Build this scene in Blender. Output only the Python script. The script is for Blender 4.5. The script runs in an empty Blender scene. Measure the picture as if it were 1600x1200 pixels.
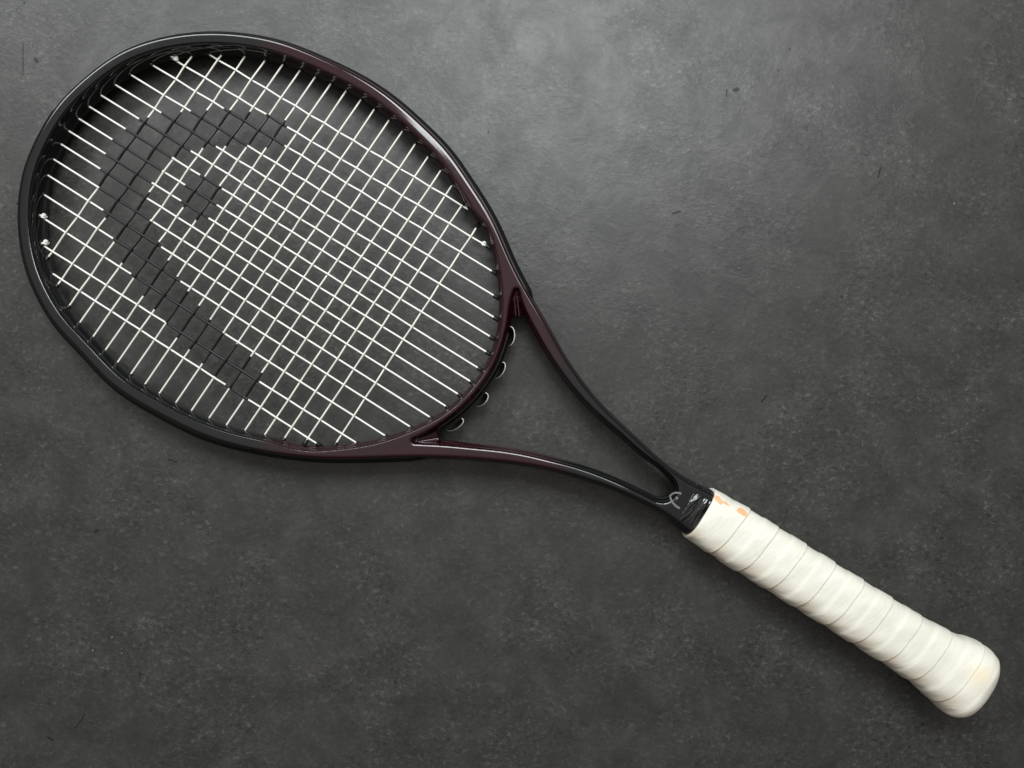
import bpy, math, random
import numpy as np

random.seed(7)
rng = np.random.default_rng(7)
C = bpy.context.scene.collection
MM = 0.001

# ------------------------------------------------------------------ camera
CAM_H = 0.5          # metres above the slab
PXW = 0.0004         # metres of slab per photograph pixel
scene = bpy.context.scene
cam_d = bpy.data.cameras.new("camera")
cam_d.sensor_width = 36.0
cam_d.lens = 36.0 * CAM_H / (1600 * PXW)
cam_d.clip_start = 0.01
cam_d.clip_end = 50
cam = bpy.data.objects.new("camera", cam_d)
cam.location = (0, 0, CAM_H)
C.objects.link(cam)
scene.camera = cam

# ------------------------------------------------------------------ world and lamps
world = bpy.data.worlds.new("World")
scene.world = world
world.use_nodes = True
bgn = world.node_tree.nodes["Background"]
# a room: pale ceiling overhead, dimmer walls towards the horizon
_nt = world.node_tree
_tc = _nt.nodes.new("ShaderNodeTexCoord"); _sp = _nt.nodes.new("ShaderNodeSeparateXYZ")
_rp = _nt.nodes.new("ShaderNodeValToRGB")
_nt.links.new(_tc.outputs["Generated"], _sp.inputs[0]); _nt.links.new(_sp.outputs[2], _rp.inputs[0])
_rp.color_ramp.elements[0].position = 0.0; _rp.color_ramp.elements[0].color = (0.04, 0.038, 0.035, 1)
_rp.color_ramp.elements[1].position = 1.0; _rp.color_ramp.elements[1].color = (1.0, 0.985, 0.96, 1)
for _p, _v in ((0.55, 0.20), (0.82, 0.72)):
    _e = _rp.color_ramp.elements.new(_p); _e.color = (_v, _v * 0.97, _v * 0.93, 1)
# the end of the room away from the window is darker
_dt = _nt.nodes.new("ShaderNodeVectorMath"); _dt.operation = 'DOT_PRODUCT'; _dt.inputs[1].default_value = (0.5, -0.85, 0.0)
_mr = _nt.nodes.new("ShaderNodeMapRange"); _mr.interpolation_type = 'SMOOTHSTEP'
_mr.inputs[1].default_value = -0.12; _mr.inputs[2].default_value = 0.55; _mr.inputs[3].default_value = 1.0; _mr.inputs[4].default_value = 0.35
_mu = _nt.nodes.new("ShaderNodeVectorMath"); _mu.operation = 'SCALE'
_nt.links.new(_tc.outputs["Generated"], _dt.inputs[0]); _nt.links.new(_dt.outputs["Value"], _mr.inputs[0])
_nt.links.new(_rp.outputs[0], _mu.inputs[0]); _nt.links.new(_mr.outputs[0], _mu.inputs["Scale"])
_nt.links.new(_mu.outputs[0], bgn.inputs[0])
bgn.inputs[1].default_value = 0.80

def area(name, loc, target, sx, sy, power, col):
    ld = bpy.data.lights.new(name, 'AREA')
    ld.shape = 'RECTANGLE'
    ld.size, ld.size_y = sx, sy
    ld.energy = power
    ld.color = col
    o = bpy.data.objects.new(name, ld)
    o.location = loc
    from mathutils import Vector
    d = Vector(target) - Vector(loc)
    o.rotation_euler = d.to_track_quat('-Z', 'Y').to_euler()
    C.objects.link(o)
    return o
area("window_lamp", (0.04, 0.64, 1.02), (0.02, 0.1, 0.0), 0.46, 0.42, 10.4, (0.93, 0.985, 1.0))
area("window_lamp", (0.45, 0.64, 1.02), (0.2, 0.1, 0.0), 0.35, 0.42, 3.9, (0.95, 0.985, 1.0))
area("window_lamp", (-0.70, 0.95, 1.04), (-0.25, 0.2, 0.0), 1.02, 0.36, 13.5, (0.93, 0.985, 1.0))

vs = scene.view_settings
vs.view_transform = 'Standard'
vs.look = 'None'
vs.exposure = 0
vs.gamma = 1

# ------------------------------------------------------------------ helpers: space
ROOT = np.array([-0.17, 0.085, 0.0])            # base of the racket, under its head
AX0 = (75.0, 162.0)                              # tip of the head in the photograph
AXD = np.array([0.8475, 0.5308])                 # direction of the handle
def zc_at(u, v):
    """height of the racket's middle plane: it leans on its tip and its butt"""
    s = (np.asarray(u, float) - AX0[0]) * AXD[0] + (np.asarray(v, float) - AX0[1]) * AXD[1]
    return (11.4 + 8.6 * s / 1745.0) * MM
def P(u, v, z=0.0):
    k = PXW * (CAM_H - z) / CAM_H
    return (np.asarray(u, float) - 800) * k, (600 - np.asarray(v, float)) * k
def PR(pts, dz=0.0):
    """photo points -> world xy on the racket's middle plane raised by dz"""
    pts = np.asarray(pts, float)
    z = zc_at(pts[:, 0], pts[:, 1]) + dz
    x, y = P(pts[:, 0], pts[:, 1], z)
    return np.stack([x, y], 1)
# middle plane as a function of world x, y (linear fit)
_g = np.array([[u, v] for u in range(0, 1601, 200) for v in range(0, 1201, 200)], float)
_w = PR(_g)
_A = np.c_[_w, np.ones(len(_w))]
ZCO, *_ = np.linalg.lstsq(_A, zc_at(_g[:, 0], _g[:, 1]), rcond=None)
def zc_w(x, y):
    return ZCO[0] * x + ZCO[1] * y + ZCO[2]

def smooth_curve(pts, n, lam, closed=False):
    pts = np.asarray(pts, float)
    q = np.vstack([pts, pts[:1]]) if closed else pts
    d = np.r_[0, np.cumsum(np.linalg.norm(np.diff(q, axis=0), axis=1))]
    t = d / d[-1] * (n if closed else n - 1)
    t = t[:len(pts)]
    i0 = np.floor(t).astype(int); f = t - i0
    A = np.zeros((len(pts), n))
    for r, (i, g) in enumerate(zip(i0, f)):
        A[r, i % n] += 1 - g
        if g > 0: A[r, (i + 1) % n] += g
    if closed:
        I = np.eye(n); D = I
        for _ in range(3): D = np.roll(D, -1, 0) - D
    else:
        D = np.diff(np.eye(n), n=3, axis=0)
    W = np.ones(len(pts))
    if not closed: W[0] = W[-1] = 50
    M = A.T @ (W[:, None] * A) + lam * D.T @ D
    return np.linalg.solve(M, A.T @ (W[:, None] * pts))

def normals2d(c, closed=False):
    if closed: t = np.roll(c, -1, 0) - np.roll(c, 1, 0)
    else: t = np.gradient(c, axis=0)
    t /= np.linalg.norm(t, axis=1)[:, None]
    return np.stack([t[:, 1], -t[:, 0]], 1), t

# ------------------------------------------------------------------ helpers: meshes
def make_obj(name, verts, faces, mat, parent=None, smooth=True, loc=None):
    verts = np.asarray(verts, float)
    origin = ROOT if loc is None else np.asarray(loc, float)
    me = bpy.data.meshes.new(name)
    v = verts - origin
    if isinstance(faces, np.ndarray) and faces.ndim == 2:
        k = faces.shape[1]
        me.vertices.add(len(v)); me.vertices.foreach_set("co", v.astype(np.float32).ravel())
        me.loops.add(faces.size); me.loops.foreach_set("vertex_index", faces.astype(np.int32).ravel())
        me.polygons.add(len(faces))
        me.polygons.foreach_set("loop_start", np.arange(0, faces.size, k, dtype=np.int32))
        me.update(calc_edges=True); me.validate()
    else:
        me.from_pydata([tuple(a) for a in v], [], [tuple(int(i) for i in f) for f in faces])
        me.update()
    if smooth:
        me.polygons.foreach_set("use_smooth", np.ones(len(me.polygons), bool))
    me.materials.append(mat)
    o = bpy.data.objects.new(name, me)
    C.objects.link(o)
    if parent is not None:
        o.parent = parent
        if parent.type == 'EMPTY': o.location = (0, 0, 0)
    else:
        o.location = origin
    return o

def add_attr(o, name, vals):
    a = o.data.attributes.new(name, 'FLOAT', 'POINT')
    a.data.foreach_set("value", np.asarray(vals, np.float32))

def tube(path, r, n=8, cap=True):
    """vertices and quads of a tube along a 3-D path"""
    path = np.asarray(path, float)
    t = np.gradient(path, axis=0); t /= np.linalg.norm(t, axis=1)[:, None] + 1e-12
    up = np.array([0, 0, 1.0])
    a = np.cross(t, up); la = np.linalg.norm(a, axis=1)[:, None]
    a = np.where(la > 1e-5, a / (la + 1e-12), np.array([1.0, 0, 0]))
    b = np.cross(a, t)
    th = np.linspace(0, 2 * math.pi, n, endpoint=False)
    rr = np.broadcast_to(np.asarray(r, float), (len(path),))
    v = path[:, None, :] + rr[:, None, None] * (np.cos(th)[None, :, None] * a[:, None, :] + np.sin(th)[None, :, None] * b[:, None, :])
    v = v.reshape(-1, 3)
    m = len(path)
    i = np.arange(m - 1)[:, None] * n; j = np.arange(n)[None, :]; j2 = (j + 1) % n
    f = np.stack([i + j, i + n + j, i + n + j2, i + j2], -1).reshape(-1, 4)
    faces = f
    if cap:
        faces = [tuple(x) for x in f] + [tuple(range(n)), tuple(reversed(range((m - 1) * n, m * n)))]
    return v, faces

def join(parts):
    V, F, k = [], [], 0
    for v, f in parts:
        V.append(np.asarray(v)); F += [tuple(int(i) + k for i in q) for q in f]; k += len(v)
    return np.vstack(V), F

# ------------------------------------------------------------------ materials
def new_mat(name):
    m = bpy.data.materials.new(name); m.use_nodes = True
    nt = m.node_tree
    return m, nt, nt.nodes["Principled BSDF"]
def N(nt, typ, **kw):
    n = nt.nodes.new(typ)
    for k, v in kw.items(): setattr(n, k, v)
    return n
def simple(name, col, rough, **kw):
    m, nt, b = new_mat(name)
    b.inputs["Base Color"].default_value = (*col, 1)
    b.inputs["Roughness"].default_value = rough
    for k, v in kw.items(): b.inputs[k].default_value = v
    return m, nt, b
def math_n(nt, op, a, b=None, c=None, clamp=False):
    n = N(nt, "ShaderNodeMath", operation=op); n.use_clamp = clamp
    for i, x in enumerate((a, b, c)):
        if x is None: continue
        if isinstance(x, (int, float)): n.inputs[i].default_value = x
        else: nt.links.new(x, n.inputs[i])
    return n.outputs[0]
def noise(nt, vec, scale, detail=4, rough=0.55, dist=0.0, w=None):
    n = N(nt, "ShaderNodeTexNoise")
    n.inputs["Scale"].default_value = scale; n.inputs["Detail"].default_value = detail
    n.inputs["Roughness"].default_value = rough; n.inputs["Distortion"].default_value = dist
    if vec is not None: nt.links.new(vec, n.inputs["Vector"])
    return n.outputs["Fac"]
def ramp(nt, fac, stops):
    r = N(nt, "ShaderNodeValToRGB")
    e = r.color_ramp.elements
    while len(e) < len(stops): e.new(0.5)
    for el, (p, c) in zip(e, stops):
        el.position = p; el.color = (*c, 1) if len(c) == 3 else c
    nt.links.new(fac, r.inputs[0])
    return r.outputs[0]
def mixc(nt, fac, a, b, blend='MIX'):
    n = N(nt, "ShaderNodeMix", data_type='RGBA', blend_type=blend)
    for sock, x in ((n.inputs[0], fac), (n.inputs[6], a), (n.inputs[7], b)):
        if isinstance(x, (int, float)): sock.default_value = x
        elif isinstance(x, tuple): sock.default_value = (*x, 1)
        else: nt.links.new(x, sock)
    return n.outputs[2]
def bump(nt, h, dist, strength=1.0, prev=None):
    n = N(nt, "ShaderNodeBump")
    n.inputs["Distance"].default_value = dist; n.inputs["Strength"].default_value = strength
    nt.links.new(h, n.inputs["Height"])
    if prev is not None: nt.links.new(prev, n.inputs["Normal"])
    return n.outputs[0]

# --- slab: dark mineral laminate, mottled, scuffed, with pits and specks
slab, nt, b = new_mat("dark_mineral_slab")
tc = N(nt, "ShaderNodeTexCoord").outputs["Object"]
big = noise(nt, tc, 5.0, 3, 0.5)
mid = noise(nt, tc, 38.0, 8, 0.70, 0.5)
st1 = N(nt, "ShaderNodeMapping"); st1.inputs["Rotation"].default_value = (0, 0, math.radians(20)); st1.inputs["Scale"].default_value = (0.85, 1.12, 1)
nt.links.new(tc, st1.inputs[0])
fine = noise(nt, st1.outputs[0], 340.0, 6, 0.73, 0.7)
grain = noise(nt, tc, 1700.0, 2, 0.7)
patch = noise(nt, tc, 15.0, 6, 0.68, 0.5)
tint = noise(nt, tc, 3.1, 2, 0.5)
base = ramp(nt, big, [(0.3, (0.0285, 0.0283, 0.027)), (0.7, (0.0325, 0.032, 0.0307))])
base = mixc(nt, math_n(nt, 'MULTIPLY', tint, 0.42), base, (0.041, 0.036, 0.0285))
m1 = ramp(nt, mid, [(0.34, (0.64,) * 3), (0.50, (1.0,) * 3), (0.66, (1.48,) * 3)])
base = mixc(nt, 0.75, base, m1, 'MULTIPLY')
pf = ramp(nt, patch, [(0.44, (0, 0, 0)), (0.58, (1, 1, 1))])
sc = ramp(nt, fine, [(0.34, (0.35,) * 3), (0.45, (0.94,) * 3), (0.55, (1.05,) * 3), (0.66, (2.4,) * 3)])
sc_f = mixc(nt, pf, (0.38,) * 3, (0.95,) * 3)
base = mixc(nt, sc_f, base, mixc(nt, 1.0, base, sc, 'MULTIPLY'))
gr = ramp(nt, grain, [(0.3, (0.80,) * 3), (0.7, (1.20,) * 3)])
base = mixc(nt, 1.0, base, gr, 'MULTIPLY')
# tiny pale specks
vo = N(nt, "ShaderNodeTexVoronoi"); vo.inputs["Scale"].default_value = 190.0
nt.links.new(tc, vo.inputs["Vector"])
spk = math_n(nt, 'LESS_THAN', vo.outputs["Distance"], 0.085)
sel = N(nt, "ShaderNodeSeparateColor"); nt.links.new(vo.outputs["Color"], sel.inputs[0])
spk_l = math_n(nt, 'MULTIPLY', spk, math_n(nt, 'GREATER_THAN', sel.outputs[0], 0.90))
spk_d = math_n(nt, 'MULTIPLY', spk, math_n(nt, 'LESS_THAN', sel.outputs[0], 0.10))
base = mixc(nt, math_n(nt, 'MULTIPLY', spk_l, 0.5), base, (0.13, 0.13, 0.12))
base = mixc(nt, math_n(nt, 'MULTIPLY', spk_d, 0.6), base, (0.012, 0.012, 0.012))
# single dark marks lying where they lie on the slab
sep = N(nt, "ShaderNodeSeparateXYZ"); nt.links.new(tc, sep.inputs[0])
def mark(a, c, rad, soft=0.5):
    (ax, ay), (cx, cy) = P(*a), P(*c)
    ax, ay, cx, cy = map(float, (ax, ay, cx, cy)); rad *= PXW
    dx, dy = cx - ax, cy - ay; l2 = max(dx * dx + dy * dy, 1e-12)
    px = math_n(nt, 'SUBTRACT', sep.outputs[0], ax); py = math_n(nt, 'SUBTRACT', sep.outputs[1], ay)
    t = math_n(nt, 'DIVIDE', math_n(nt, 'ADD', math_n(nt, 'MULTIPLY', px, dx), math_n(nt, 'MULTIPLY', py, dy)), l2, clamp=True)
    ex = math_n(nt, 'SUBTRACT', px, math_n(nt, 'MULTIPLY', t, dx)); ey = math_n(nt, 'SUBTRACT', py, math_n(nt, 'MULTIPLY', t, dy))
    d = math_n(nt, 'SQRT', math_n(nt, 'ADD', math_n(nt, 'MULTIPLY', ex, ex), math_n(nt, 'MULTIPLY', ey, ey)))
    return math_n(nt, 'SUBTRACT', 1.0 + soft, math_n(nt, 'DIVIDE', d, rad), clamp=True)
marks = [((1051, 334), (1063, 330), 1.4), ((1372, 277), (1376, 262), 1.2), ((1148, 141), (1152, 140), 3.0),
         ((1135, 150), (1136, 140), 0.9), ((1216, 110), (1216, 110), 1.6), ((1234, 77), (1234, 77), 1.5),
         ((763, 206), (763, 207), 1.4), ((55, 93), (58, 96), 2.6), ((36, 68), (36, 117), 0.8), ((264, 718), (276, 722), 1.3),
         ((38, 5), (38, 5), 2.2), ((1315, 463), (1315, 466), 1.2), ((133, 1116), (118, 1138), 0.9), ((75, 1152), (82, 1156), 1.6),
         ((148, 831), (153, 829), 1.4), ((1198, 618), (1190, 628), 1.2)]
acc = None
for a_, c_, r_ in marks:
    k = mark(a_, c_, r_)
    acc = k if acc is None else math_n(nt, 'MAXIMUM', acc, k)
base = mixc(nt, math_n(nt, 'MULTIPLY', acc, 0.7), base, (0.006, 0.006, 0.006))
dark_acc = acc
pale = [((1491, 317), (1491, 319), 1.0), ((175, 995), (175, 996), 1.0), ((145, 1016), (145, 1017), 1.0), ((94, 23), (94, 23), 0.8), ((190, 1020), (190, 1021), 0.8)]
acc = None
for a_, c_, r_ in pale:
    k = mark(a_, c_, r_)
    acc = k if acc is None else math_n(nt, 'MAXIMUM', acc, k)
base = mixc(nt, math_n(nt, 'MULTIPLY', acc, 0.7), base, (0.22, 0.22, 0.21))
nt.links.new(base, b.inputs["Base Color"])
ro = ramp(nt, mid, [(0.3, (0.43,) * 3), (0.7, (0.34,) * 3)])
nt.links.new(ro, b.inputs["Roughness"])
nt.links.new(math_n(nt, 'MULTIPLY_ADD', dark_acc, -0.20, 0.37), b.inputs["Specular IOR Level"])
n1 = bump(nt, mid, 0.0012, 0.28)
relief = math_n(nt, 'MULTIPLY', fine, N(nt, "ShaderNodeRGBToBW").outputs[0])
_bw = relief.node.inputs[1].links[0].from_node
nt.links.new(mixc(nt, pf, (0.28,) * 3, (1.0,) * 3), _bw.inputs[0])
n2 = bump(nt, relief, 0.00036, 0.55, n1)
n3 = bump(nt, grain, 0.00006, 0.6, n2)
nt.links.new(n3, b.inputs["Normal"])

# --- frame lacquer: black fading into burgundy round the shoulders
lacq, nt, b = new_mat("gloss_black_to_burgundy_lacquer")
at = N(nt, "ShaderNodeAttribute"); at.attribute_name = "wine"
tc = N(nt, "ShaderNodeTexCoord").outputs["Object"]
fl = noise(nt, tc, 2500, 2, 0.5)
wine = ramp(nt, fl, [(0.3, (0.013, 0.0016, 0.0034)), (0.75, (0.023, 0.0036, 0.0066))])
col = mixc(nt, at.outputs["Fac"], (0.004, 0.0043, 0.0045), wine)
nt.links.new(col, b.inputs["Base Color"])
sm = noise(nt, tc, 60, 4, 0.6)
rr_ = ramp(nt, sm, [(0.35, (0.06,) * 3), (0.7, (0.10,) * 3)])
nt.links.new(rr_, b.inputs["Roughness"])
b.inputs["Coat Weight"].default_value = 0.0
b.inputs["Specular IOR Level"].default_value = 0.5
nt.links.new(bump(nt, noise(nt, tc, 45, 2, 0.5), 0.0004, 0.06), b.inputs["Normal"])

nylon, nt, b = simple("black_nylon", (0.004, 0.0042, 0.0036), 0.42, **{"Specular IOR Level": 0.35})
tc = N(nt, "ShaderNodeTexCoord").outputs["Object"]
nt.links.new(bump(nt, noise(nt, tc, 700, 3), 0.0001, 0.3), b.inputs["Normal"])
rr_ = ramp(nt, noise(nt, tc, 90, 4, 0.6), [(0.35, (0.36,) * 3), (0.7, (0.5,) * 3)])
nt.links.new(rr_, b.inputs["Roughness"])

def string_mat(name, c):
    m, nt, b = new_mat(name)
    at = N(nt, "ShaderNodeAttribute"); at.attribute_name = "ink"
    tc = N(nt, "ShaderNodeTexCoord").outputs["Object"]
    v = mixc(nt, noise(nt, tc, 180, 3), c, tuple(x * 0.86 for x in c))
    k = ramp(nt, math_n(nt, 'ADD', at.outputs["Fac"], math_n(nt, 'MULTIPLY', math_n(nt, 'SUBTRACT', noise(nt, tc, 1400, 3), 0.5), 0.9)), [(0.46, (0, 0, 0)), (0.54, (1, 1, 1))])
    nt.links.new(mixc(nt, k, v, (0.0025, 0.0025, 0.003)), b.inputs["Base Color"])
    b.inputs["Roughness"].default_value = 0.36
    b.inputs["Specular IOR Level"].default_value = 0.45
    return m
str_main = string_mat("off_white_string", (0.80, 0.785, 0.73))
str_cross = string_mat("cream_string", (0.74, 0.70, 0.62))

tape, nt, b = simple("black_shrink_tape", (0.006, 0.0065, 0.0065), 0.16, **{"Specular IOR Level": 0.6})
tc = N(nt, "ShaderNodeTexCoord").outputs["Object"]
mp = N(nt, "ShaderNodeMapping"); mp.inputs["Rotation"].default_value = (0, 0, math.radians(-62 + 12)); mp.inputs["Scale"].default_value = (34, 300, 60)
mp.vector_type = 'TEXTURE' if False else 'POINT'
mp.inputs["Scale"].default_value = (1, 1, 1)
mp.inputs["Rotation"].default_value = (0, 0, math.radians(32 + 16))
mp2 = N(nt, "ShaderNodeMapping"); mp2.inputs["Scale"].default_value = (260, 42, 60)
nt.links.new(tc, mp.inputs[0]); nt.links.new(mp.outputs[0], mp2.inputs[0])
nt.links.new(bump(nt, noise(nt, mp2.outputs[0], 1.0, 2, 0.5, 0.5), 0.0022, 0.9), b.inputs["Normal"])

gripm, nt, b = new_mat("white_overgrip_tape")
tc = N(nt, "ShaderNodeTexCoord").outputs["Object"]
at = N(nt, "ShaderNodeAttribute"); at.attribute_name = "orange"
at2 = N(nt, "ShaderNodeAttribute"); at2.attribute_name = "yellow"
at3 = N(nt, "ShaderNodeAttribute"); at3.attribute_name = "tan_shade"
blot = noise(nt, tc, 42, 4, 0.6)
gm = N(nt, "ShaderNodeMapping"); gm.inputs["Rotation"].default_value = (0, 0, math.radians(-38))
gm2 = N(nt, "ShaderNodeMapping"); gm2.inputs["Scale"].default_value = (40, 200, 120)
nt.links.new(tc, gm.inputs[0]); nt.links.new(gm.outputs[0], gm2.inputs[0])
wrk = noise(nt, gm2.outputs[0], 1.0, 3, 0.5, 0.6)
c0 = ramp(nt, blot, [(0.35, (0.70, 0.675, 0.585)), (0.68, (0.765, 0.74, 0.65))])
c0 = mixc(nt, math_n(nt, 'MULTIPLY', at3.outputs["Fac"], math_n(nt, 'ADD', 0.45, math_n(nt, 'MULTIPLY', noise(nt, tc, 70, 4, 0.6), 0.6))), c0, (0.60, 0.50, 0.385))  # tan shading of the handle's lower-left side mixed into the tape colour
k = ramp(nt, math_n(nt, 'ADD', at.outputs["Fac"], math_n(nt, 'MULTIPLY', math_n(nt, 'SUBTRACT', noise(nt, tc, 420, 5, 0.7), 0.5), 0.9)), [(0.50, (0, 0, 0)), (0.66, (1, 1, 1))])
c0 = mixc(nt, math_n(nt, 'MULTIPLY', k, 0.9), c0, (0.86, 0.40, 0.20))
c0 = mixc(nt, math_n(nt, 'MULTIPLY', at2.outputs["Fac"], math_n(nt, 'ADD', 0.1, math_n(nt, 'MULTIPLY', noise(nt, tc, 110, 4), 0.7))), c0, (0.86, 0.66, 0.38))
nt.links.new(c0, b.inputs["Base Color"])
b.inputs["Roughness"].default_value = 0.55
b.inputs["Specular IOR Level"].default_value = 0.3
b.inputs["Sheen Weight"].default_value = 0.05
g0 = bump(nt, wrk, 0.0012, 0.26)
g1 = bump(nt, noise(nt, tc, 90, 4, 0.55), 0.0009, 0.4, g0)
g2 = bump(nt, noise(nt, tc, 2600, 2, 0.6), 0.00006, 0.7, g1)
nt.links.new(g2, b.inputs["Normal"])

silver, _, _ = simple("pale_grey_print", (0.15, 0.155, 0.148), 0.4)

# ------------------------------------------------------------------ the slab
sx, sy, st = 1.3, 1.0, 0.02
vv = [(-sx, -sy, -st), (sx, -sy, -st), (sx, sy, -st), (-sx, sy, -st), (-sx, -sy, 0), (sx, -sy, 0), (sx, sy, 0), (-sx, sy, 0)]
ff = [(0, 3, 2, 1), (4, 5, 6, 7), (0, 1, 5, 4), (1, 2, 6, 5), (2, 3, 7, 6), (3, 0, 4, 7)]
so = make_obj("tabletop", vv, ff, slab, smooth=False, loc=(0, 0, 0))
so["kind"] = "structure"

# ------------------------------------------------------------------ the racket
racket = bpy.data.objects.new("tennis_racket", None)
racket.location = ROOT
racket.empty_display_size = 0.05
racket["label"] = "black and burgundy tennis racket with pale strings and white wrapped grip on the dark slab"
racket["category"] = "tennis racket"
C.objects.link(racket)

# outlines, read off at the widest height of the beam (4 mm above the middle plane)
DZ = 4 * MM
outer_px = [  # u, v, inset of the lacquered edge behind the black strip
    (1150, 790, 0), (1130, 777, 0), (1112, 766, 0), (1085, 755, 0), (1055, 735, 0), (1034, 720, 0), (1020, 707, 0), (972, 662, 0), (945, 636, 0), (922, 610, 0),
    (903, 584, 0), (886, 560, 0), (866, 524, 0), (850, 495, 0), (836, 470, 1), (817, 431, 4), (803, 400, 5), (786, 360, 5),
    (766, 321, 5), (740, 281, 5), (712, 240, 5), (700, 226, 5), (663, 189, 5), (626, 156, 5), (590, 130, 5), (550, 107, 5), (500, 84, 5),
    (450, 64.5, 5), (400, 53, 5), (350, 48, 5), (300, 49.5, 5), (250, 58, 5), (190, 80, 5), (146, 110, 5), (112, 140, 5), (84, 171, 5.5),
    (56, 216, 7), (43, 244, 7), (34, 272, 7), (29, 300, 7), (26.5, 340, 7), (28, 370, 7), (35, 410, 7), (44, 440, 7), (58, 470, 7), (75, 500, 7),
    (94, 525, 7), (120, 552, 7), (165, 600, 7), (200, 627, 7), (250, 656, 7), (306, 684, 7), (350, 700, 7), (400, 712.5, 7), (450, 720.5, 7),
    (506, 725.5, 7), (550, 726, 7), (600, 724.5, 7), (640, 722, 6), (675, 719, 2), (700, 718, 0), (725, 718.5, 0), (762, 721.5, 0), (800, 725.5, 0),
    (865, 737, 0), (910, 750, 0), (960, 767, 0), (980, 776, 0), (1017, 794, 0), (1042, 808, 0), (1062, 824, 0), (1080, 838, 0), (1105, 853, 0)]
op = np.array(outer_px, float)
sil = smooth_curve(op[:, :2], 420, 30.0)
nn, _ = normals2d(sil)
d = np.r_[0, np.cumsum(np.linalg.norm(np.diff(op[:, :2], axis=0), axis=1))]
ins = np.interp(np.linspace(0, 1, 420), d / d[-1], op[:, 2])
ins = np.convolve(np.pad(ins, 4, 'edge'), np.ones(9) / 9, 'valid')
# inward side: towards the head's centre
cen = np.array([410.0, 385.0])
sg = np.sign(np.sum(nn * (cen - sil), axis=1)); sg = np.median(sg)
OUT_PX = sil + nn * sg * ins[:, None]
OUT = PR(OUT_PX, DZ)

# inner edge of the hoop: offset from the outside round the tip, traced along the bridge
no, _ = normals2d(OUT)
arc = [i for i in range(len(OUT)) if OUT_PX[i, 0] < 770 and not (OUT_PX[i, 0] > 420 and OUT_PX[i, 1] > 500) and OUT_PX[i, 1] < 715 and (OUT_PX[i,1] < 345 or OUT_PX[i,0] < 430)]
Wm = 9.9 * MM
insd = OUT[arc] + no[arc] * sg * -1 * np.array([1, 1]) * 0
# orientation check in world space (y is flipped against the photograph)
cw = PR(np.array([[410.0, 385.0]]), DZ)[0]
sgw = np.sign(np.median(np.sum(no * (cw - OUT), axis=1)))
insd = OUT[arc][::3] + no[arc][::3] * sgw * Wm
bridge_in = PR([(756, 352), (766.5, 382), (773, 408), (778, 436), (780, 463), (780, 490), (777, 515), (771, 540), (761, 565), (746, 590), (722, 618), (696, 641), (661, 661), (620, 678), (575, 690.5), (525, 697), (480, 698)], DZ)
# arc runs from the upper shoulder anticlockwise to the lower side; bridge goes back
INN = smooth_curve(np.vstack([insd, bridge_in[::-1]]), 360, 12.0, closed=True)

brA = smooth_curve(PR([(807, 457), (801, 478), (798, 500), (792, 528), (783, 556), (769, 585), (750, 612), (725, 639), (697, 661), (672, 677), (650, 687.5)], DZ), 120, 2.0)
brB = smooth_curve(PR([(807, 457), (813, 478), (824, 502), (850, 549), (868, 577), (888, 604), (937, 656), (987, 700), (1015, 722), (1033, 735.5), (1044, 747), (1050.5, 757), (1051, 767), (1044, 775), (1033, 778.5), (1018, 774), (1000, 765),
                       (980, 755.5), (960, 746.5), (910, 727.5), (867, 715.5), (810, 702.5), (762, 696), (725, 692.5), (697, 690), (672, 688.5), (650, 687.5)], DZ), 300, 0.6)
HOLE = np.vstack([brA, brB[::-1][1:-1]])
polys = [OUT, INN, HOLE]

h = 0.5 * MM
x0, x1 = OUT[:, 0].min() - 4 * h, OUT[:, 0].max() + 4 * h
y0, y1 = OUT[:, 1].min() - 4 * h, OUT[:, 1].max() + 4 * h
gx = np.arange(x0, x1, h); gy = np.arange(y0, y1, h)

def sdf2(polys, gx, gy, cap):
    A = np.vstack([p for p in polys]); B = np.vstack([np.roll(p, -1, 0) for p in polys])
    E = np.full((len(gx), len(gy)), cap, np.float32)
    bs = 16; rad = bs * h * 0.75
    mid = (A + B) / 2; hl = np.linalg.norm(B - A, axis=1) / 2
    for i in range(0, len(gx), bs):
        for j in range(0, len(gy), bs):
            xs = gx[i:i + bs]; ys = gy[j:j + bs]
            c = np.array([xs.mean(), ys.mean()])
            dm = np.hypot(*(mid - c).T) - hl
            mn = dm.min()
            if mn > cap + rad: continue
            k = np.nonzero(dm < mn + 2 * rad + 0.002)[0]
            X, Y = np.meshgrid(xs, ys, indexing='ij')
            ax = A[k, 0]; ay = A[k, 1]; dx = B[k, 0] - ax; dy = B[k, 1] - ay
            l2 = dx * dx + dy * dy + 1e-16
            px = X[..., None] - ax; py = Y[..., None] - ay
            t = np.clip((px * dx + py * dy) / l2, 0, 1)
            dd = np.sqrt((px - t * dx) ** 2 + (py - t * dy) ** 2).min(-1)
            E[i:i + bs, j:j + bs] = np.minimum(dd, cap)
    S = np.zeros(E.shape, bool)
    for j, y in enumerate(gy):
        m = (A[:, 1] > y) != (B[:, 1] > y)
        xc = np.sort(A[m, 0] + (y - A[m, 1]) / (B[m, 1] - A[m, 1]) * (B[m, 0] - A[m, 0]))
        S[:, j] = (np.searchsorted(xc, gx) % 2) == 1
    return np.where(S, E, -E)

E2 = sdf2(polys, gx, gy, 9 * MM)
def bil(F, x, y):
    fx = np.clip((x - gx[0]) / h, 0, len(gx) - 1.001); fy = np.clip((y - gy[0]) / h, 0, len(gy) - 1.001)
    i = fx.astype(int); j = fy.astype(int); a = fx - i; c = fy - j
    return F[i, j] * (1 - a) * (1 - c) + F[i + 1, j] * a * (1 - c) + F[i, j + 1] * (1 - a) * c + F[i + 1, j + 1] * a * c

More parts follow.
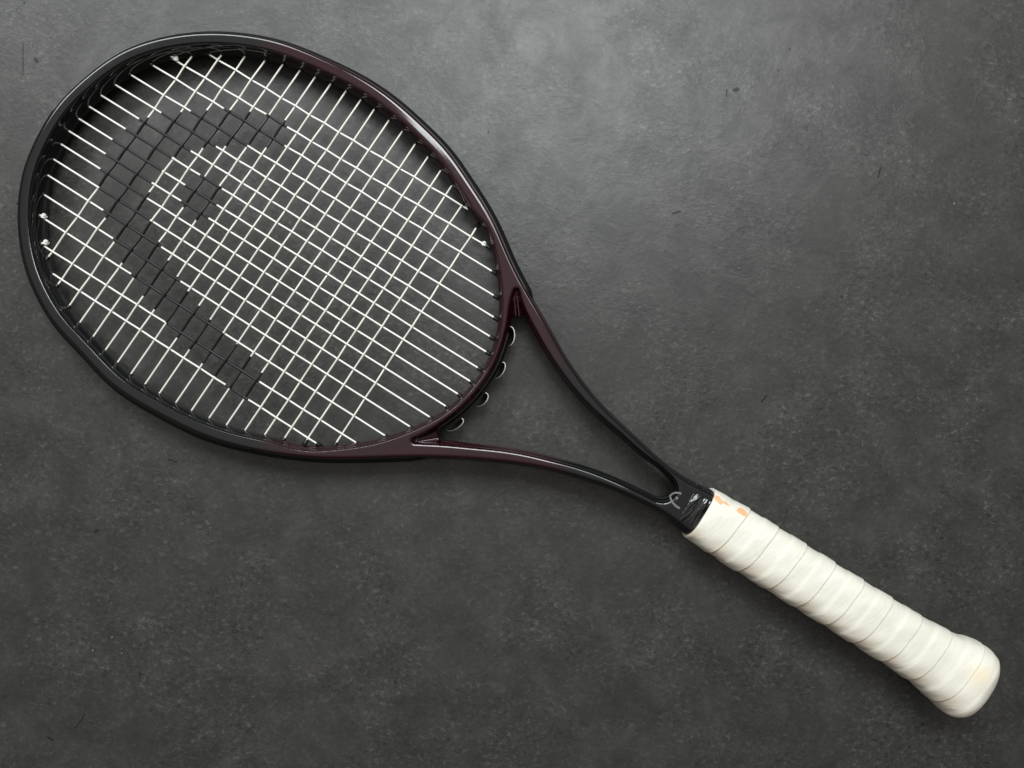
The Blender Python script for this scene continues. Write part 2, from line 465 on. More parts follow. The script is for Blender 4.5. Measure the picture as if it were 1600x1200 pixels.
def smin(a, b, k):
    hh = np.clip(0.5 + 0.5 * (b - a) / k, 0, 1)
    return b * (1 - hh) + a * hh - k * hh * (1 - hh)
T = 10.7 * MM
def webs(X, Y):
    """recessed gussets in the two crotches; their tops fall away towards the open throat"""
    out = []
    for poly, s0, s1 in (([(800, 440), (812, 440), (828, 508), (794, 507)], (807, 459), (811, 490)), ([(635, 680), (635, 694), (700, 697), (698, 668)], (652, 688), (683, 686))):
        q = PR(poly, DZ); c = q.mean(0)
        e = None
        for a, b_ in zip(q, np.roll(q, -1, 0)):
            n_ = np.array([-(b_ - a)[1], (b_ - a)[0]]); n_ /= np.linalg.norm(n_)
            if np.dot(c - a, n_) < 0: n_ = -n_
            k = (X - a[0]) * n_[0] + (Y - a[1]) * n_[1]
            e = k if e is None else np.minimum(e, k)
        A_, B_ = PR([s0, s1], DZ); d_ = (B_ - A_) / np.linalg.norm(B_ - A_)
        along = (X - A_[0]) * d_[0] + (Y - A_[1]) * d_[1]; lab = np.linalg.norm(B_ - A_)
        out.append((e, 6.0 * MM - 0.42 * along - 1.0 * np.maximum(along - lab, 0)))
    return out
ridges = []
for a, b_, r_, zt in (((803, 459), (806, 493), 0.8, 5.4), ((807.5, 459), (811.5, 493), 0.8, 5.4), ((655, 691.5), (684, 687), 1.7, 7.4)):
    A_, B_ = PR([a, b_], 6 * MM); ridges.append((A_, B_, r_ * MM, (zt - r_) * MM))
def field(X, Y, Z, E):
    w = np.abs(Z)
    # section: nearly flat crown, falling off gently, then rounded over into a bulging side
    Em = E / MM
    c = np.clip(3.8 - Em, 0, 3.8)
    d = np.clip(2.25 - Em, 0, 3)
    rt = np.sqrt(d * d + 0.12)
    t = T / MM - 0.14 * c * c - 1.5 * (rt - 0.3464)
    sl = 0.28 * c + 1.5 * d / rt
    Ft = (t * MM - w) / np.sqrt(1 + sl * sl)
    F = smin(E + 0.5 * MM - 1.0 * MM * (np.minimum(w, 6.5 * MM) / (5 * MM)) ** 2, Ft, 0.6 * MM)
    for e, top in webs(X, Y):
        Fw = smin(np.broadcast_to(e, F.shape), (top - w) * 0.6, 1.2 * MM)
        F = np.maximum(F, Fw)
    for A_, B_, r_, zt in ridges:
        dx, dy = B_ - A_
        t = np.clip(((X - A_[0]) * dx + (Y - A_[1]) * dy) / (dx * dx + dy * dy), 0, 1)
        dist = np.sqrt((X - A_[0] - t * dx) ** 2 + (Y - A_[1] - t * dy) ** 2 + np.maximum(w - zt, 0) ** 2)
        F = np.maximum(F, r_ - dist)
    return F

gz = np.arange(-24, 25) * h
XX, YY = gx[:, None], gy[None, :]
F3 = np.empty((len(gx), len(gy), len(gz)), np.float32)
for k, z in enumerate(gz):
    F3[:, :, k] = field(XX, YY, np.float32(z), E2)
S3 = F3 > 0
nx, ny, nz = F3.shape
c_any = np.zeros((nx - 1, ny - 1, nz - 1), bool); c_all = np.ones_like(c_any)
for a in (0, 1):
    for b_ in (0, 1):
        for c_ in (0, 1):
            s_ = S3[a:nx - 1 + a, b_:ny - 1 + b_, c_:nz - 1 + c_]
            c_any |= s_; c_all &= s_
act = c_any & ~c_all
idx = np.full(act.shape, -1, np.int32)
ai, aj, ak = np.nonzero(act)
idx[ai, aj, ak] = np.arange(len(ai))
acc_p = np.zeros((len(ai), 3)); cnt = np.zeros(len(ai))
corners = [(a, b_, c_) for a in (0, 1) for b_ in (0, 1) for c_ in (0, 1)]
for p in corners:
    for ax in range(3):
        if p[ax]: continue
        q = list(p); q[ax] = 1
        f0 = F3[ai + p[0], aj + p[1], ak + p[2]]; f1 = F3[ai + q[0], aj + q[1], ak + q[2]]
        m = (f0 > 0) != (f1 > 0)
        t = np.where(m, f0 / np.where(m, f0 - f1, 1), 0)
        pos = np.tile(np.array(p, float), (len(ai), 1)); pos[:, ax] = t
        acc_p += pos * m[:, None]; cnt += m
vp = acc_p / cnt[:, None] + np.stack([ai, aj, ak], 1)
V = np.stack([gx[0] + vp[:, 0] * h, gy[0] + vp[:, 1] * h, gz[0] + vp[:, 2] * h], 1)
def Fat(v):
    return field(v[:, 0], v[:, 1], v[:, 2], bil(E2, v[:, 0], v[:, 1]))
for _ in range(2):
    f = Fat(V); e = 0.15 * MM
    G = np.stack([(Fat(V + np.array(o) * e) - Fat(V - np.array(o) * e)) / (2 * e) for o in ((1, 0, 0), (0, 1, 0), (0, 0, 1))], 1)
    g2_ = (G ** 2).sum(1)
    step = np.clip(f / np.maximum(g2_, 0.3), -h * .5, h * .5)
    V = V - G * step[:, None] * (np.abs(step) < h)[:, None]
quads = []
for ax in range(3):
    sl0 = [slice(None)] * 3; sl1 = [slice(None)] * 3
    sl0[ax] = slice(0, -1); sl1[ax] = slice(1, None)
    s0, s1 = S3[tuple(sl0)], S3[tuple(sl1)]
    i, j, k = np.nonzero(s0 != s1)
    o1, o2 = [(1, 2), (2, 0), (0, 1)][ax]
    base_ = np.stack([i, j, k], 1)
    ok = (base_[:, o1] > 0) & (base_[:, o2] > 0) & (base_[:, o1] < F3.shape[o1] - 1) & (base_[:, o2] < F3.shape[o2] - 1)
    base_ = base_[ok]
    fl_ = s0[tuple(base_.T)]
    def cell(d1, d2):
        q = base_.copy(); q[:, o1] -= d1; q[:, o2] -= d2
        return idx[q[:, 0], q[:, 1], q[:, 2]]
    a, b_, c_, d_ = cell(1, 1), cell(0, 1), cell(0, 0), cell(1, 0)
    q = np.stack([a, b_, c_, d_], 1)
    q[~fl_] = q[~fl_][:, ::-1]
    quads.append(q)
Q = np.vstack(quads)
V[:, 2] += zc_w(V[:, 0], V[:, 1])
frame = make_obj("frame", V, Q, lacq, racket)
# how burgundy the lacquer is, along the beam
uu = V[:, 0] / (PXW * (CAM_H - 0.02) / CAM_H) + 800
ss = lambda a, b_, x: (lambda t: t * t * (3 - 2 * t))(np.clip((x - a) / (b_ - a), 0, 1))
add_attr(frame, "wine", ss(385, 460, uu) * (1 - ss(835, 905, uu)))
_G = []
Vl = V.copy(); Vl[:, 2] -= zc_w(V[:, 0], V[:, 1])
for o_ in ((1, 0, 0), (0, 1, 0), (0, 0, 1)):
    o_ = np.array(o_) * 0.3 * MM
    _G.append(Fat(Vl + o_) - Fat(Vl - o_))
_G = -np.stack(_G, 1); _G /= np.linalg.norm(_G, axis=1)[:, None] + 1e-12
frame.data.normals_split_custom_set_from_vertices(_G.tolist())
frame["label"] = "gloss frame, black at the tip and throat, burgundy at the shoulders"
del F3, S3, act, idx, c_any, c_all

# ------------------------------------------------------------------ grommet strip round the outside of the head
def sweep(path, nrm, prof, close_ends=True):
    """path (n,2), outward normals (n,2), prof list of (out, z) or per-point array"""
    n = len(path); m = len(prof)
    prof = np.asarray(prof, float)
    if prof.ndim == 2: prof = np.tile(prof, (n, 1, 1))
    else: m = prof.shape[1]
    z0 = zc_w(path[:, 0], path[:, 1])
    v = np.zeros((n, m, 3))
    v[..., 0] = path[:, None, 0] + nrm[:, None, 0] * prof[..., 0]
    v[..., 1] = path[:, None, 1] + nrm[:, None, 1] * prof[..., 0]
    v[..., 2] = z0[:, None] + prof[..., 1]
    i = np.arange(n - 1)[:, None] * m; j = np.arange(m)[None, :]; j2 = (j + 1) % m
    f = np.stack([i + j, i + j2, i + m + j2, i + m + j], -1).reshape(-1, 4)
    F = [tuple(q) for q in f]
    if close_ends: F += [tuple(range(m)), tuple(reversed(range((n - 1) * m, n * m)))]
    return v.reshape(-1, 3), F
outw = -no * sgw
i_a = int(np.argmin(np.hypot(*(OUT_PX - np.array([831, 466])).T)))
i_b = int(np.argmin(np.hypot(*(OUT_PX - np.array([672, 717])).T)))
i_s = int(np.argmin(np.hypot(*(OUT_PX - np.array([87, 175])).T)))
i_e = int(np.argmin(np.hypot(*(OUT_PX - np.array([395, 706])).T)))
half = [(-2.2, 7.4), (-0.4, 6.9), (0.45, 6.0), (1.0, 5.2), (1.15, 4.3), (0.75, 3.7), (0.75, 3.3), (1.6, 2.9), (2.05, 2.2), (2.15, 1.0)]
prof0 = np.array(half + [(a, -b_) for a, b_ in reversed(half)]) * MM
halfb = [(-2.2, 7.9), (-0.2, 7.4), (0.8, 6.5), (1.35, 5.7), (1.5, 4.9), (1.0, 4.3), (1.0, 3.9), (2.1, 3.4), (2.7, 2.6), (2.85, 1.2)]
profb = np.array(halfb + [(a, -b_) for a, b_ in reversed(halfb)]) * MM
def densify(p, k=3):
    t = np.arange(len(p)); t2 = np.linspace(0, len(p) - 1, (len(p) - 1) * k + 1)
    return np.stack([np.interp(t2, t, p[:, i]) for i in range(p.shape[1])], 1)
def strip(name, a, c, prof, taper_a, taper_b, label):
    pth = OUT[a:c + 1]; nr = outw[a:c + 1]
    n = len(pth)
    s = np.ones(n)
    for q in range(taper_a): s[q] = min(s[q], 0.25 + 0.75 * q / taper_a)
    for q in range(taper_b): s[n - 1 - q] = min(s[n - 1 - q], 0.05 + 0.95 * q / taper_b)
    pr = np.tile(prof, (n, 1, 1)); pos = pr[..., 0] > 0
    pr[..., 0] = np.where(pos, pr[..., 0] * s[:, None], pr[..., 0])
    pr[..., 1] *= (0.55 + 0.45 * s)[:, None]
    if name == "bumper_guard":
        for q in range(14):
            k = q / 14
            pr[n - 1 - q] = prof0 * (1 - k) + profb * k
    v, f = sweep(pth, nr, pr)
    o = make_obj(name, v, f, nylon, racket)
    o.data.polygons[-1].use_smooth = False; o.data.polygons[-2].use_smooth = False
    o["label"] = label
    return o
strip("grommet_strip", i_a, i_s - 1, prof0, 2, 0, "black grommet strip along the upper side of the head")
bumper = strip("bumper_guard", i_s, i_e, profb, 0, 0, "thicker black bumper guard round the tip of the head")
strip("grommet_strip", i_e, i_b, prof0, 0, 5, "black grommet strip along the lower side of the head")

# bridge strip, on the outside of the bridge
nb, _ = normals2d(brA)
bo = nb * np.sign(np.median(np.sum(nb * (brA - cw), axis=1)))
sel_ = slice(26, 104)
hb = [(-2.0, 4.6), (0.2, 4.6), (0.9, 4.2), (1.1, 3.6), (0.7, 3.1), (1.5, 2.6), (1.75, 1.8), (1.8, 0.8)]
pb = np.array(hb + [(a, -b_) for a, b_ in reversed(hb)]) * MM
v, f = sweep(brA[sel_], bo[sel_], pb)
bridge_strip = make_obj("bridge_grommet_strip", v, f, nylon, racket)

# ------------------------------------------------------------------ strings
mains = [((328, 86), (733, 328)), ((260, 86), (760, 384)), ((240, 103), (769, 424)), ((206, 118), (772, 462)), ((181, 133), (772, 496)),
         ((158, 149), (766, 526)), ((140, 167), (760, 550)), ((124, 186), (747, 575)), ((108, 205), (735, 596)), ((95, 225), (716, 616)),
         ((84, 249), (697, 635)), ((75, 274), (672, 652)), ((70, 305), (641, 667)), ((56, 333.5), (602, 681)), ((64, 381.5), (557, 692)), ((83, 428), (495, 693))]
crosses = list(zip(
    [(300, 88), (346, 86), (383, 88), (414, 95), (442, 101), (469, 110), (493, 120), (517, 131), (541, 142), (564, 156), (585, 171), (608, 188), (629, 205),
     (649, 225), (669, 245), (689, 266), (706, 290), (722, 320), (744, 356)],
    [(76, 401), (91, 444), (109, 477), (125, 504), (145, 527), (165, 547), (184, 566), (205, 584), (227, 600), (249, 615), (275, 629), (299, 642), (327, 653),
     (354, 664), (383, 672), (414, 679), (445, 684), (480, 687), (526, 691)]))
big_c = [(448.5, 190), (437, 183), (419, 179), (388, 174), (360, 172), (345, 169), (320, 173), (293, 174), (281, 175), (250, 177), (234, 183), (216, 187),
         (196, 203), (175, 219), (165, 242), (156, 266), (154, 291), (164, 338), (177, 373), (190, 408), (209, 434), (223, 462), (240, 482), (260, 503),
         (276, 527), (296, 545), (316, 568), (336, 588), (358, 606), (381, 623), (394, 626), (402, 610), (409, 581), (391.5, 557), (370, 537), (349, 521), (328, 498),
         (309, 475), (292, 452), (275, 430), (261, 405), (248, 376), (235, 344), (230, 311), (237, 286), (253, 268), (267, 248), (295, 237), (318, 231),
         (345, 229), (382, 227), (415, 231), (445, 230), (450, 210)]
dot_c = [(313.5, 273), (342, 289), (348, 296), (339, 321), (330, 341), (319, 341), (302, 345), (283, 320), (289, 289)]
def inside(poly, u, v):
    poly = np.asarray(poly, float); r = np.zeros(len(u), bool)
    a = poly; b_ = np.roll(poly, -1, 0)
    for (ax, ay), (bx, by) in zip(a, b_):
        m = (ay > v) != (by > v)
        with np.errstate(divide='ignore', invalid='ignore'):
            xx = ax + (v - ay) / (by - ay if by != ay else 1e-9) * (bx - ax)
        r ^= m & (u < xx)
    return r
def line_w(a, b_): return PR([a, b_])
ML = [line_w(*m) for m in mains]; CL = [line_w(*c) for c in crosses]
def cross_param(L, K):
    d1 = L[1] - L[0]; d2 = K[1] - K[0]
    den = d1[0] * d2[1] - d1[1] * d2[0]
    r = K[0] - L[0]
    return (r[0] * d2[1] - r[1] * d2[0]) / den, (r[0] * d1[1] - r[1] * d1[0]) / den
RS = 0.58 * MM
def build_string(i, L, others, sign, name, mat, wob, ext):
    length = np.linalg.norm(L[1] - L[0])
    par, off = [], []
    for j, K in enumerate(others):
        t, s = cross_param(L, K)
        if 0.0 < t < 1.0 and -0.01 < s < 1.01:
            par.append(t); off.append(sign * (1 if (i + j) % 2 == 0 else -1))
    par = np.array(par); off = np.array(off, float)
    o_ = np.argsort(par); par = par[o_]; off = off[o_]
    lat = rng.uniform(-1, 1, len(par)) * wob * 0.6 + off * wob * 0.7
    t = np.linspace(-ext / length, 1 + ext / length, int(length / (0.42 * MM)))
    pp = np.r_[-ext / length, 0, par, 1, 1 + ext / length] if par[0] > 0.001 else np.r_[-ext / length, par, 1 + ext / length]
    oo = np.r_[0, 0, off, 0, 0] if len(pp) == len(par) + 4 else np.r_[0, off, 0]
    ll = np.r_[0, 0, lat, 0, 0] if len(pp) == len(par) + 4 else np.r_[0, lat, 0]
    k = np.clip(np.searchsorted(pp, t) - 1, 0, len(pp) - 2)
    f = np.clip((t - pp[k]) / np.maximum(pp[k + 1] - pp[k], 1e-6), 0, 1)
    w = f * f * (3 - 2 * f)
    z = (oo[k] * (1 - w) + oo[k + 1] * w) * 0.55 * MM
    l = ll[k] * (1 - f) + ll[k + 1] * f
    l = np.convolve(np.pad(l, 4, 'edge'), np.ones(9) / 9, 'valid')
    d_ = (L[1] - L[0]) / length; nrm = np.array([-d_[1], d_[0]])
    xy = L[0] + t[:, None] * (L[1] - L[0]) + nrm * l[:, None]
    zz = zc_w(xy[:, 0], xy[:, 1]) + z
    k_ = PXW * (CAM_H - zz) / CAM_H
    us, vs_ = xy[:, 0] / k_ + 800, 600 - xy[:, 1] / k_
    jit = rng.uniform(-1.2, 1.2, len(us)); jit = np.convolve(jit, np.ones(5) / 5, 'same')
    ink = inside(big_c, us + jit, vs_) | inside(dot_c, us, vs_ + jit)
    v, f_ = tube(np.c_[xy, zz], RS * (1 + 0.38 * np.convolve(ink, np.ones(3) / 3, 'same')), 8, cap=False)
    o = make_obj(name, v, f_, mat, racket)
    add_attr(o, "ink", np.repeat(ink.astype(float), 8))
    return o, d_
main_objs, cross_objs = [], []
for i, L in enumerate(ML): main_objs.append(build_string(i, L, CL, 1, "main_string", str_main, 0.10 * MM, 3.0 * MM))
for j, L in enumerate(CL): cross_objs.append(build_string(j, L, ML, -1, "cross_string", str_cross, 0.26 * MM, 3.0 * MM))

# grommet barrels, one at every end of a string
def barrel_mesh():
    R = [(0.0, 0.70), (0.0, 1.22), (0.25, 1.36), (4.2, 1.45), (4.2, 1.5), (9.0, 1.55)]
    n = 14; V_, F_ = [], []
    for x, r in R:
        for k in range(n):
            a = 2 * math.pi * k / n
            V_.append((x * MM, r * MM * math.cos(a), r * MM * math.sin(a)))
    for i in range(len(R) - 1):
        for k in range(n):
            k2 = (k + 1) % n
            F_.append((i * n + k, i * n + k2, (i + 1) * n + k2, (i + 1) * n + k))
    me = bpy.data.meshes.new("grommet"); me.from_pydata(V_, [], F_); me.update()
    for p in me.polygons: p.use_smooth = True
    me.materials.append(nylon); return me
bm_ = barrel_mesh()
knotted = {(1, 0), (13, 0), (14, 0)}
def grommet(p, d_, shift=0.0):
    o = bpy.data.objects.new("grommet", bm_); C.objects.link(o)
    o.parent = racket
    q = p + d_ * shift
    o.location = (q[0] - ROOT[0], q[1] - ROOT[1], float(zc_w(*q)) - ROOT[2])
    o.rotation_euler = (0, 0, math.atan2(d_[1], d_[0]))
for i, (L, (o, d_)) in enumerate(zip(ML, main_objs)):
    grommet(L[0], -d_, 3.2 * MM if (i, 0) in knotted else 0.2 * MM); grommet(L[1], d_, (-0.3 if i != 1 else -2.2 + 2.2) * MM)
for j, (L, (o, d_)) in enumerate(zip(CL, cross_objs)):
    grommet(L[0], -d_, 0.0); grommet(L[1], d_, 0.0)

# tie-off knots
def knot(u, v, tail, parent_obj, r=1.25, big=1.0):
    (x, y), = PR([(u, v)], 0.6 * MM); z = float(zc_w(x, y)) + 0.3 * MM
    th = np.linspace(0, 2 * math.pi * 1.85, 46)
    ang = math.radians(-31)
    ca, sa = math.cos(ang), math.sin(ang)
    pth = []
    for a in th:
        lx = (a / th[-1] - 0.5) * 1.5; ly = r * math.cos(a); lz = r * math.sin(a)
        pth.append((x + (lx * ca - ly * sa) * MM, y + (lx * sa + ly * ca) * MM, z + lz * MM))
    v1, f1 = tube(pth, 0.62 * MM * big, 8)
    th2 = np.linspace(0, 2 * math.pi, 24)
    pth2 = [(x + (0.2 + 1.05 * math.cos(a)) * MM, y + 1.05 * MM * math.sin(a), z + (1.0 + 0.5 * math.sin(a * 2)) * MM) for a in th2]
    v2, f2 = tube(pth2, 0.55 * MM * big, 8, cap=False)
    parts = [(v1, f1), (v2, f2)]
    if tail is not None:
        (tx, ty), = PR([tail], 1.5 * MM)
        t = np.linspace(0, 1, 10)
        p3 = [(x + (tx - x) * a, y + (ty - y) * a, z + (0.6 + 1.2 * math.sin(a * 2.2)) * MM) for a in t]
        parts.append(tube(p3, 0.6 * MM, 8))
    vv, ff = join(parts)
    o = make_obj("knot", vv, ff, str_main)
    o.location = (0, 0, 0); o.parent = parent_obj
    return o
knot(68.5, 338, (57.5, 335.5), main_objs[13][0])
knot(71.5, 379, (64, 382), main_objs[14][0])
knot(275, 92, (262, 86), main_objs[1][0], 0.85, 0.9)
knot(755.5, 381, None, main_objs[1][0], 0.7, 0.85)

# loops of string over the outside of the bridge, each on a black saddle
for pa, pm, pb_ in (((796, 509), (805.5, 524), (795, 541)), ((785, 565), (789.5, 578), (774, 592)), ((759, 613), (761.5, 627), (744, 635)), ((722, 653), (719.5, 667), (698, 673))):
    a, m, c = PR([pa, pm, pb_], 0)
    mm = (a + c) / 2; m = mm + (m - mm) * 0.86; a = mm + (a - mm) * 0.92; c = mm + (c - mm) * 0.92
    t = np.linspace(0, math.pi, 25)
    e1 = (a - c) / 2; e2 = m - mm
    q = mm + np.cos(t)[:, None] * e1 + np.sin(t)[:, None] ** 0.9 * e2
    v, f = tube(np.c_[q, zc_w(q[:, 0], q[:, 1]) - 0.6 * MM], RS * 0.60, 8)
    lo = make_obj("string_loop", v, f, str_cross, racket)
    add_attr(lo, "ink", np.zeros(len(v)))
    q2 = mm + np.cos(t)[:, None] * e1 * 0.98 + np.sin(t)[:, None] ** 0.9 * (e2 * (1 - 0.40 * MM / np.linalg.norm(e2)))
    n = len(q2); lv = []
    for zt in (3.0, 2.2, -2.2, -3.0):
        k = 0.9 if abs(zt) > 2.5 else 1.0
        for p_ in q2:
            pp_ = mm + (p_ - mm) * k
            lv.append((*pp_, float(zc_w(*pp_)) + zt * MM * 0.6))
    lf = [(r_ * n + i, r_ * n + i + 1, (r_ + 1) * n + i + 1, (r_ + 1) * n + i) for r_ in range(3) for i in range(n - 1)]
    lf += [tuple(range(n)), tuple(reversed(range(3 * n, 4 * n)))]
    sd = make_obj("string_saddle", lv, lf, nylon)
    sd.location = (0, 0, 0); sd.parent = bridge_strip

# ------------------------------------------------------------------ throat: emblem, tape collar
ztop = T + 0.05 * MM
def ribbon(pts, widths, thick, name, parent, mat):
    q = PR(pts, ztop); q = smooth_curve(q, 40, 0.05)
    nr, _ = normals2d(q)
    w = np.interp(np.linspace(0, 1, 40), np.linspace(0, 1, len(widths)), widths)[:, None] * MM / 2
    L_, R_ = q + nr * w, q - nr * w
    v = []
    for arr, dz in ((L_, thick), (R_, thick), (R_, -0.4), (L_, -0.4)):
        for p in arr: v.append((*p, float(zc_w(*p)) + ztop + dz * MM))
    n = 40
    f = [(r * n + i, ((r + 1) % 4) * n + i, ((r + 1) % 4) * n + i + 1, r * n + i + 1) for r in range(4) for i in range(n - 1)]
    f += [(0, n, 2 * n, 3 * n)[::-1], (n - 1, 2 * n - 1, 3 * n - 1, 4 * n - 1)]
    return v, f
e1 = ribbon([(1064.5, 771.5), (1059, 770), (1053, 770.5), (1049, 773), (1047, 776)], [1.2, 1.15, 1.0, 0.8, 0.7], 0.12, "", None, None)
e2 = ribbon([(1047, 773), (1048, 779), (1051, 785), (1055.5, 790), (1062, 794)], [0.8, 1.0, 1.15, 1.2, 1.2], 0.14, "", None, None)
dx_, dy_ = PR([(1057.5, 778.3)], ztop)[0]
dz_ = float(zc_w(dx_, dy_)) + ztop
dv = [(dx_ + 0.85 * MM * math.cos(a) * s_, dy_ + 0.85 * MM * math.sin(a) * s_, dz_ + z_ * MM) for s_, z_ in ((1, -0.3), (1, 0.15), (0.6, 0.22)) for a in np.linspace(0, 2 * math.pi, 16, endpoint=False)]
df = [(r * 16 + i, r * 16 + (i + 1) % 16, (r + 1) * 16 + (i + 1) % 16, (r + 1) * 16 + i) for r in range(2) for i in range(16)] + [tuple(range(32, 48))]
ve, fe = join([e1, e2, (dv, df)])
emb = make_obj("emblem", ve, fe, silver, smooth=False)
emb.location = (0, 0, 0); emb.parent = frame
emb["label"] = "pale grey curved-strokes-and-dot emblem on the throat"

# handle axis in the world
H0 = np.array([1091.0, 800.0]); HD = np.array([0.8480, 0.5300])
PK = 0.385 * MM                                  # metres per photo pixel at the handle's height
def hw(s, lat):
    """photo-pixel distances along / across the handle -> world xy"""
    o = PR([H0])[0]; e = PR([H0 + HD * 500])[0]
    ax = (e - o) / np.linalg.norm(e - o); n_ = np.array([-ax[1], ax[0]])   # n_: towards the upper right
    return o + np.multiply.outer(s * PK, ax) + np.multiply.outer(lat * PK, n_)
def superell(th, p):
    c, s = np.cos(th), np.sin(th)
    return np.sign(c) * np.abs(c) ** (2 / p), np.sign(s) * np.abs(s) ** (2 / p)

# collar
ns, nth = 46, 96
S_ = np.linspace(-30, 6, ns); th = np.linspace(0, 2 * math.pi, nth, endpoint=False)
cv = np.zeros((ns, nth, 3)); cx, cy = superell(th, 3.4)
for i, s_ in enumerate(S_):
    k = min(1.0, (s_ + 30) / 3.0) if i else -3.0
    half_w = 36.6 + 1.4 * k + (s_ + 30) * 0.035
    wr = 0.5 * np.sin(th * 3 + s_ * 0.45) + 0.35 * np.sin(th * 7 - s_ * 0.8 + 1) + 0.3 * np.sin(s_ * 1.3 + 2 * np.sin(th * 2))
    wr *= 0.16 * MM * max(k, 0)
    ht = (10.7 + 0.75 * k) * MM
    latm = (half_w * PK + wr) * cx
    xy = hw(np.array([s_]), np.array([-0.7]))[0]
    o = PR([H0])[0]; e = PR([H0 + HD * 500])[0]; ax = (e - o) / np.linalg.norm(e - o); n_ = np.array([-ax[1], ax[0]])
    cv[i, :, 0] = xy[0] + latm * n_[0]; cv[i, :, 1] = xy[1] + latm * n_[1]
    cv[i, :, 2] = zc_w(cv[i, :, 0], cv[i, :, 1]) + (ht + wr) * cy
i = np.arange(ns - 1)[:, None] * nth; j = np.arange(nth)[None, :]; j2 = (j + 1) % nth
cf = np.stack([i + j, i + j2, i + nth + j2, i + nth + j], -1).reshape(-1, 4)
collar = make_obj("tape_collar", cv.reshape(-1, 3), cf, tape, racket)
collar["label"] = "wrinkled glossy black tape collar above the grip"

# overgrip: one long tape wound in a helix, each turn lapping the last
prof = np.array([(0, 40), (0, 43.2), (1.5, 44.0), (20, 44.6), (60, 45.8), (120, 46), (220, 45.6), (300, 45.6), (370, 46.4), (405, 48), (430, 50.6), (452, 54.6), (470, 58.4),
                 (484, 61.2), (495, 62.6), (503, 62), (510, 59), (517, 53.5), (523, 46), (527.5, 37), (531, 26), (533, 14), (533.6, 0.2)], float)
pd = np.r_[0, np.cumsum(np.linalg.norm(np.diff(prof, axis=0), axis=1))]
prof[:, 0] = np.where(prof[:, 0] > 430, 430 + (prof[:, 0] - 430) * 0.92, prof[:, 0]) * 0.988
prof[:, 1] *= np.interp(prof[:, 0], [0, 40, 380, 440], [1.0, 1.025, 1.025, 0.985])
pd = np.r_[0, np.cumsum(np.linalg.norm(np.diff(prof, axis=0), axis=1))]
td = np.linspace(0, pd[-1], 900)
pa_, pr_ = np.interp(td, pd, prof[:, 0]), np.interp(td, pd, prof[:, 1])
ker = np.ones(15) / 15
pa2 = np.convolve(np.pad(pa_, 7, 'edge'), ker, 'valid'); pr2 = np.convolve(np.pad(pr_, 7, 'edge'), ker, 'valid')
pa2[:14] = pa_[:14]; pr2[:14] = pr_[:14]; pr2[-1] = 0.1
LT = td[-1]
PITCH = 51.6; SEAM0 = 67.0 + 0.6
fr = np.array([0, .006, .014, .03, .06, .1, .15, .2, .25, .3, .35, .4, .44, .48, .51, .54, .57, .6, .65, .7, .75, .8, .84, .88, .92, .95, .97, .985, .994, .999])
dl = np.interp(fr, [0, .006, .014, .06, .3, .46, .56, .62, .9, .97, .985, .994, .999], [-.58, -.56, -.50, -.42, -.36, -.34, .10, .15, .20, .28, .26, .16, -.12])
phs, dls = [], []
for k in range(-4, 13):
    phs.append(k + fr); dls.append(dl)
phs = np.concatenate(phs); dls = np.concatenate(dls)
nth = 200
th = np.linspace(-math.pi / 2, 1.5 * math.pi, nth + 1)
PH, TH = np.meshgrid(phs, th, indexing='ij')
SS = SEAM0 + PITCH * (PH - TH / (2 * math.pi))
keep = (SS.max(1) > 0) & (SS.min(1) < LT)
PH, TH, SS = PH[keep], TH[keep], SS[keep]; DL = np.repeat(dls[keep][:, None], nth + 1, 1)
SC = np.clip(SS, 0, LT)
AXI = np.interp(SC, td, pa2); RAD = np.interp(SC, td, pr2)
endf = np.clip((LT - SC) / 40, 0, 1) * np.clip(SC / 4 + 0.3, 0, 1)
bl = np.clip((SC - 380) / 80, 0, 1)
wob = 0.10 * np.sin(TH * 3 + PH * 5.1) + 0.08 * np.sin(TH * 5 - PH * 2.7 + 1) + 0.07 * np.sin(TH * 8 + PH * 9 + 2)
stf = np.clip((SC - 22) / 22, 0, 1)
D = ((DL - 0.1) * stf + 0.1 + wob * 0.8) * MM * endf
p = 2.75 - 0.1 * bl
cth, sth = np.cos(TH), np.sin(TH)
ex, ey = np.sign(cth) * np.abs(cth) ** (2 / p), np.sign(sth) * np.abs(sth) ** (2 / p)
o = PR([H0])[0]; e = PR([H0 + HD * 500])[0]; ax = (e - o) / np.linalg.norm(e - o); n_ = np.array([-ax[1], ax[0]])
asp = 0.88 - 0.06 * bl
lat = (RAD * PK + D) * ex
ver = (RAD * PK * asp + D) * ey
zb = 0.0
gv = np.zeros(PH.shape + (3,))
gv[..., 0] = o[0] + AXI * PK * ax[0] + lat * n_[0]
gv[..., 1] = o[1] + AXI * PK * ax[1] + lat * n_[1]
cxy0 = o[0] + AXI * PK * ax[0]; cxy1 = o[1] + AXI * PK * ax[1]
gv[..., 2] = zc_w(cxy0, cxy1) + ver
gv[..., 2] = np.maximum(gv[..., 2], 0.0003)
nr_, nc_ = PH.shape
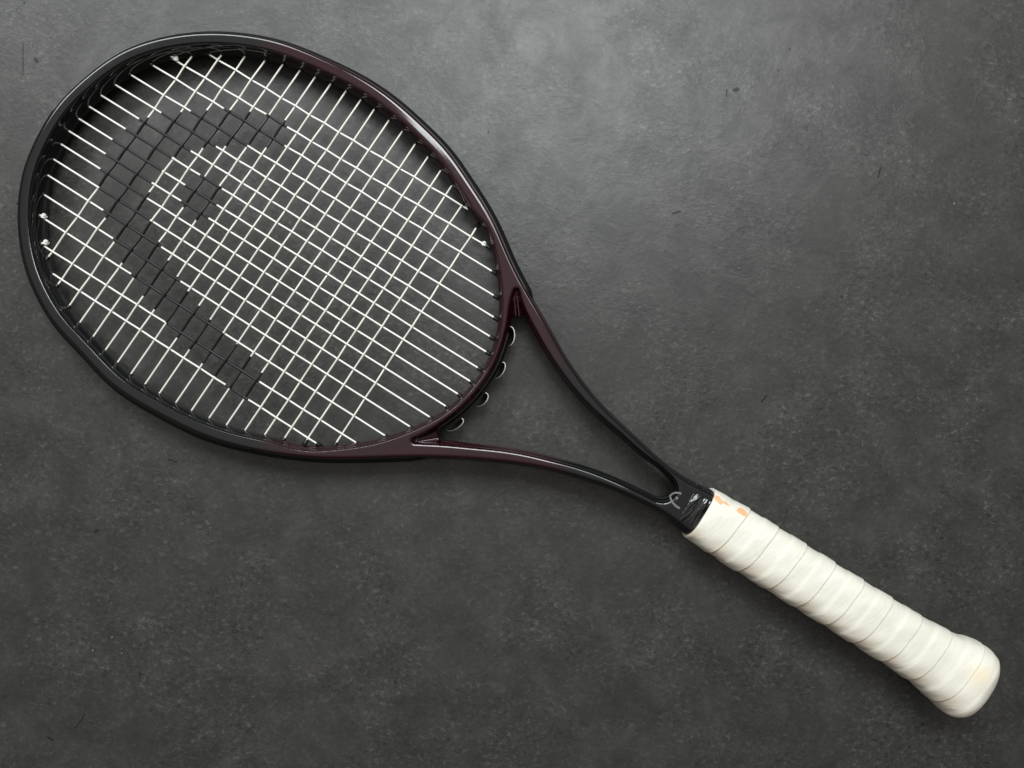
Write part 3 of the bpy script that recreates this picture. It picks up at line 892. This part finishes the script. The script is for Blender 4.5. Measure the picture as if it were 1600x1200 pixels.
i = np.arange(nr_ - 1)[:, None] * nc_; j = np.arange(nc_ - 1)[None, :]
gf = np.stack([i + j, i + nc_ + j, i + nc_ + j + 1, i + j + 1], -1)
ok = ~((SS[:-1, :-1] < 0) & (SS[1:, :-1] < 0) & (SS[:-1, 1:] < 0) & (SS[1:, 1:] < 0)) & ~((SS[:-1, :-1] > LT) & (SS[1:, :-1] > LT) & (SS[:-1, 1:] > LT) & (SS[1:, 1:] > LT))
gf = gf[ok][:, ::-1]
grip = make_obj("overgrip", gv.reshape(-1, 3), gf, gripm, racket)
grip["label"] = "white tape wound round the handle, stained orange near the collar"
GV = gv.reshape(-1, 3); kk = PXW * (CAM_H - GV[:, 2]) / CAM_H
gu, gvv = GV[:, 0] / kk + 800, 600 - GV[:, 1] / kk
def blob(cu, cv_, a, b_, ang):
    c, s = math.cos(math.radians(ang)), math.sin(math.radians(ang))
    x = (gu - cu) * c + (gvv - cv_) * s; y = -(gu - cu) * s + (gvv - cv_) * c
    return np.clip(1.0 - (np.sqrt((x / a) ** 2 + (y / b_) ** 2) - 0.5), 0, 1)
up = (np.sin(TH) > 0).ravel()
org = np.maximum.reduce([blob(1121, 779, 7, 4.5, 48), blob(1125, 784, 6, 3.6, 70), blob(1134, 786.5, 7, 2.0, 30), blob(1158, 798.5, 7.5, 5.2, 20), blob(1163, 802.5, 5.5, 4.6, 40)])
add_attr(grip, "orange", np.clip(org, 0, 1) * up)
yel = np.exp(-(((gu - 1531) / 16) ** 2 + ((gvv - 1056) / 15) ** 2)) * up
add_attr(grip, "yellow", yel)
shade_ = np.clip(-np.cos(TH) - 0.15, 0, 1) * 2.0 * (0.35 + 0.65 * (np.sin(PH * 6.28 + 1.2) * 0.5 + 0.5))  # painted shade: tan on the side facing lower left, varying along each turn
shade_ = shade_ + 0.35 * np.clip((SC - 470) / 50, 0, 1)  # same tan, weaker, over the butt end
add_attr(grip, "tan_shade", np.clip(shade_, 0, 1).ravel())
print("frame verts", len(V), "grip verts", len(GV))
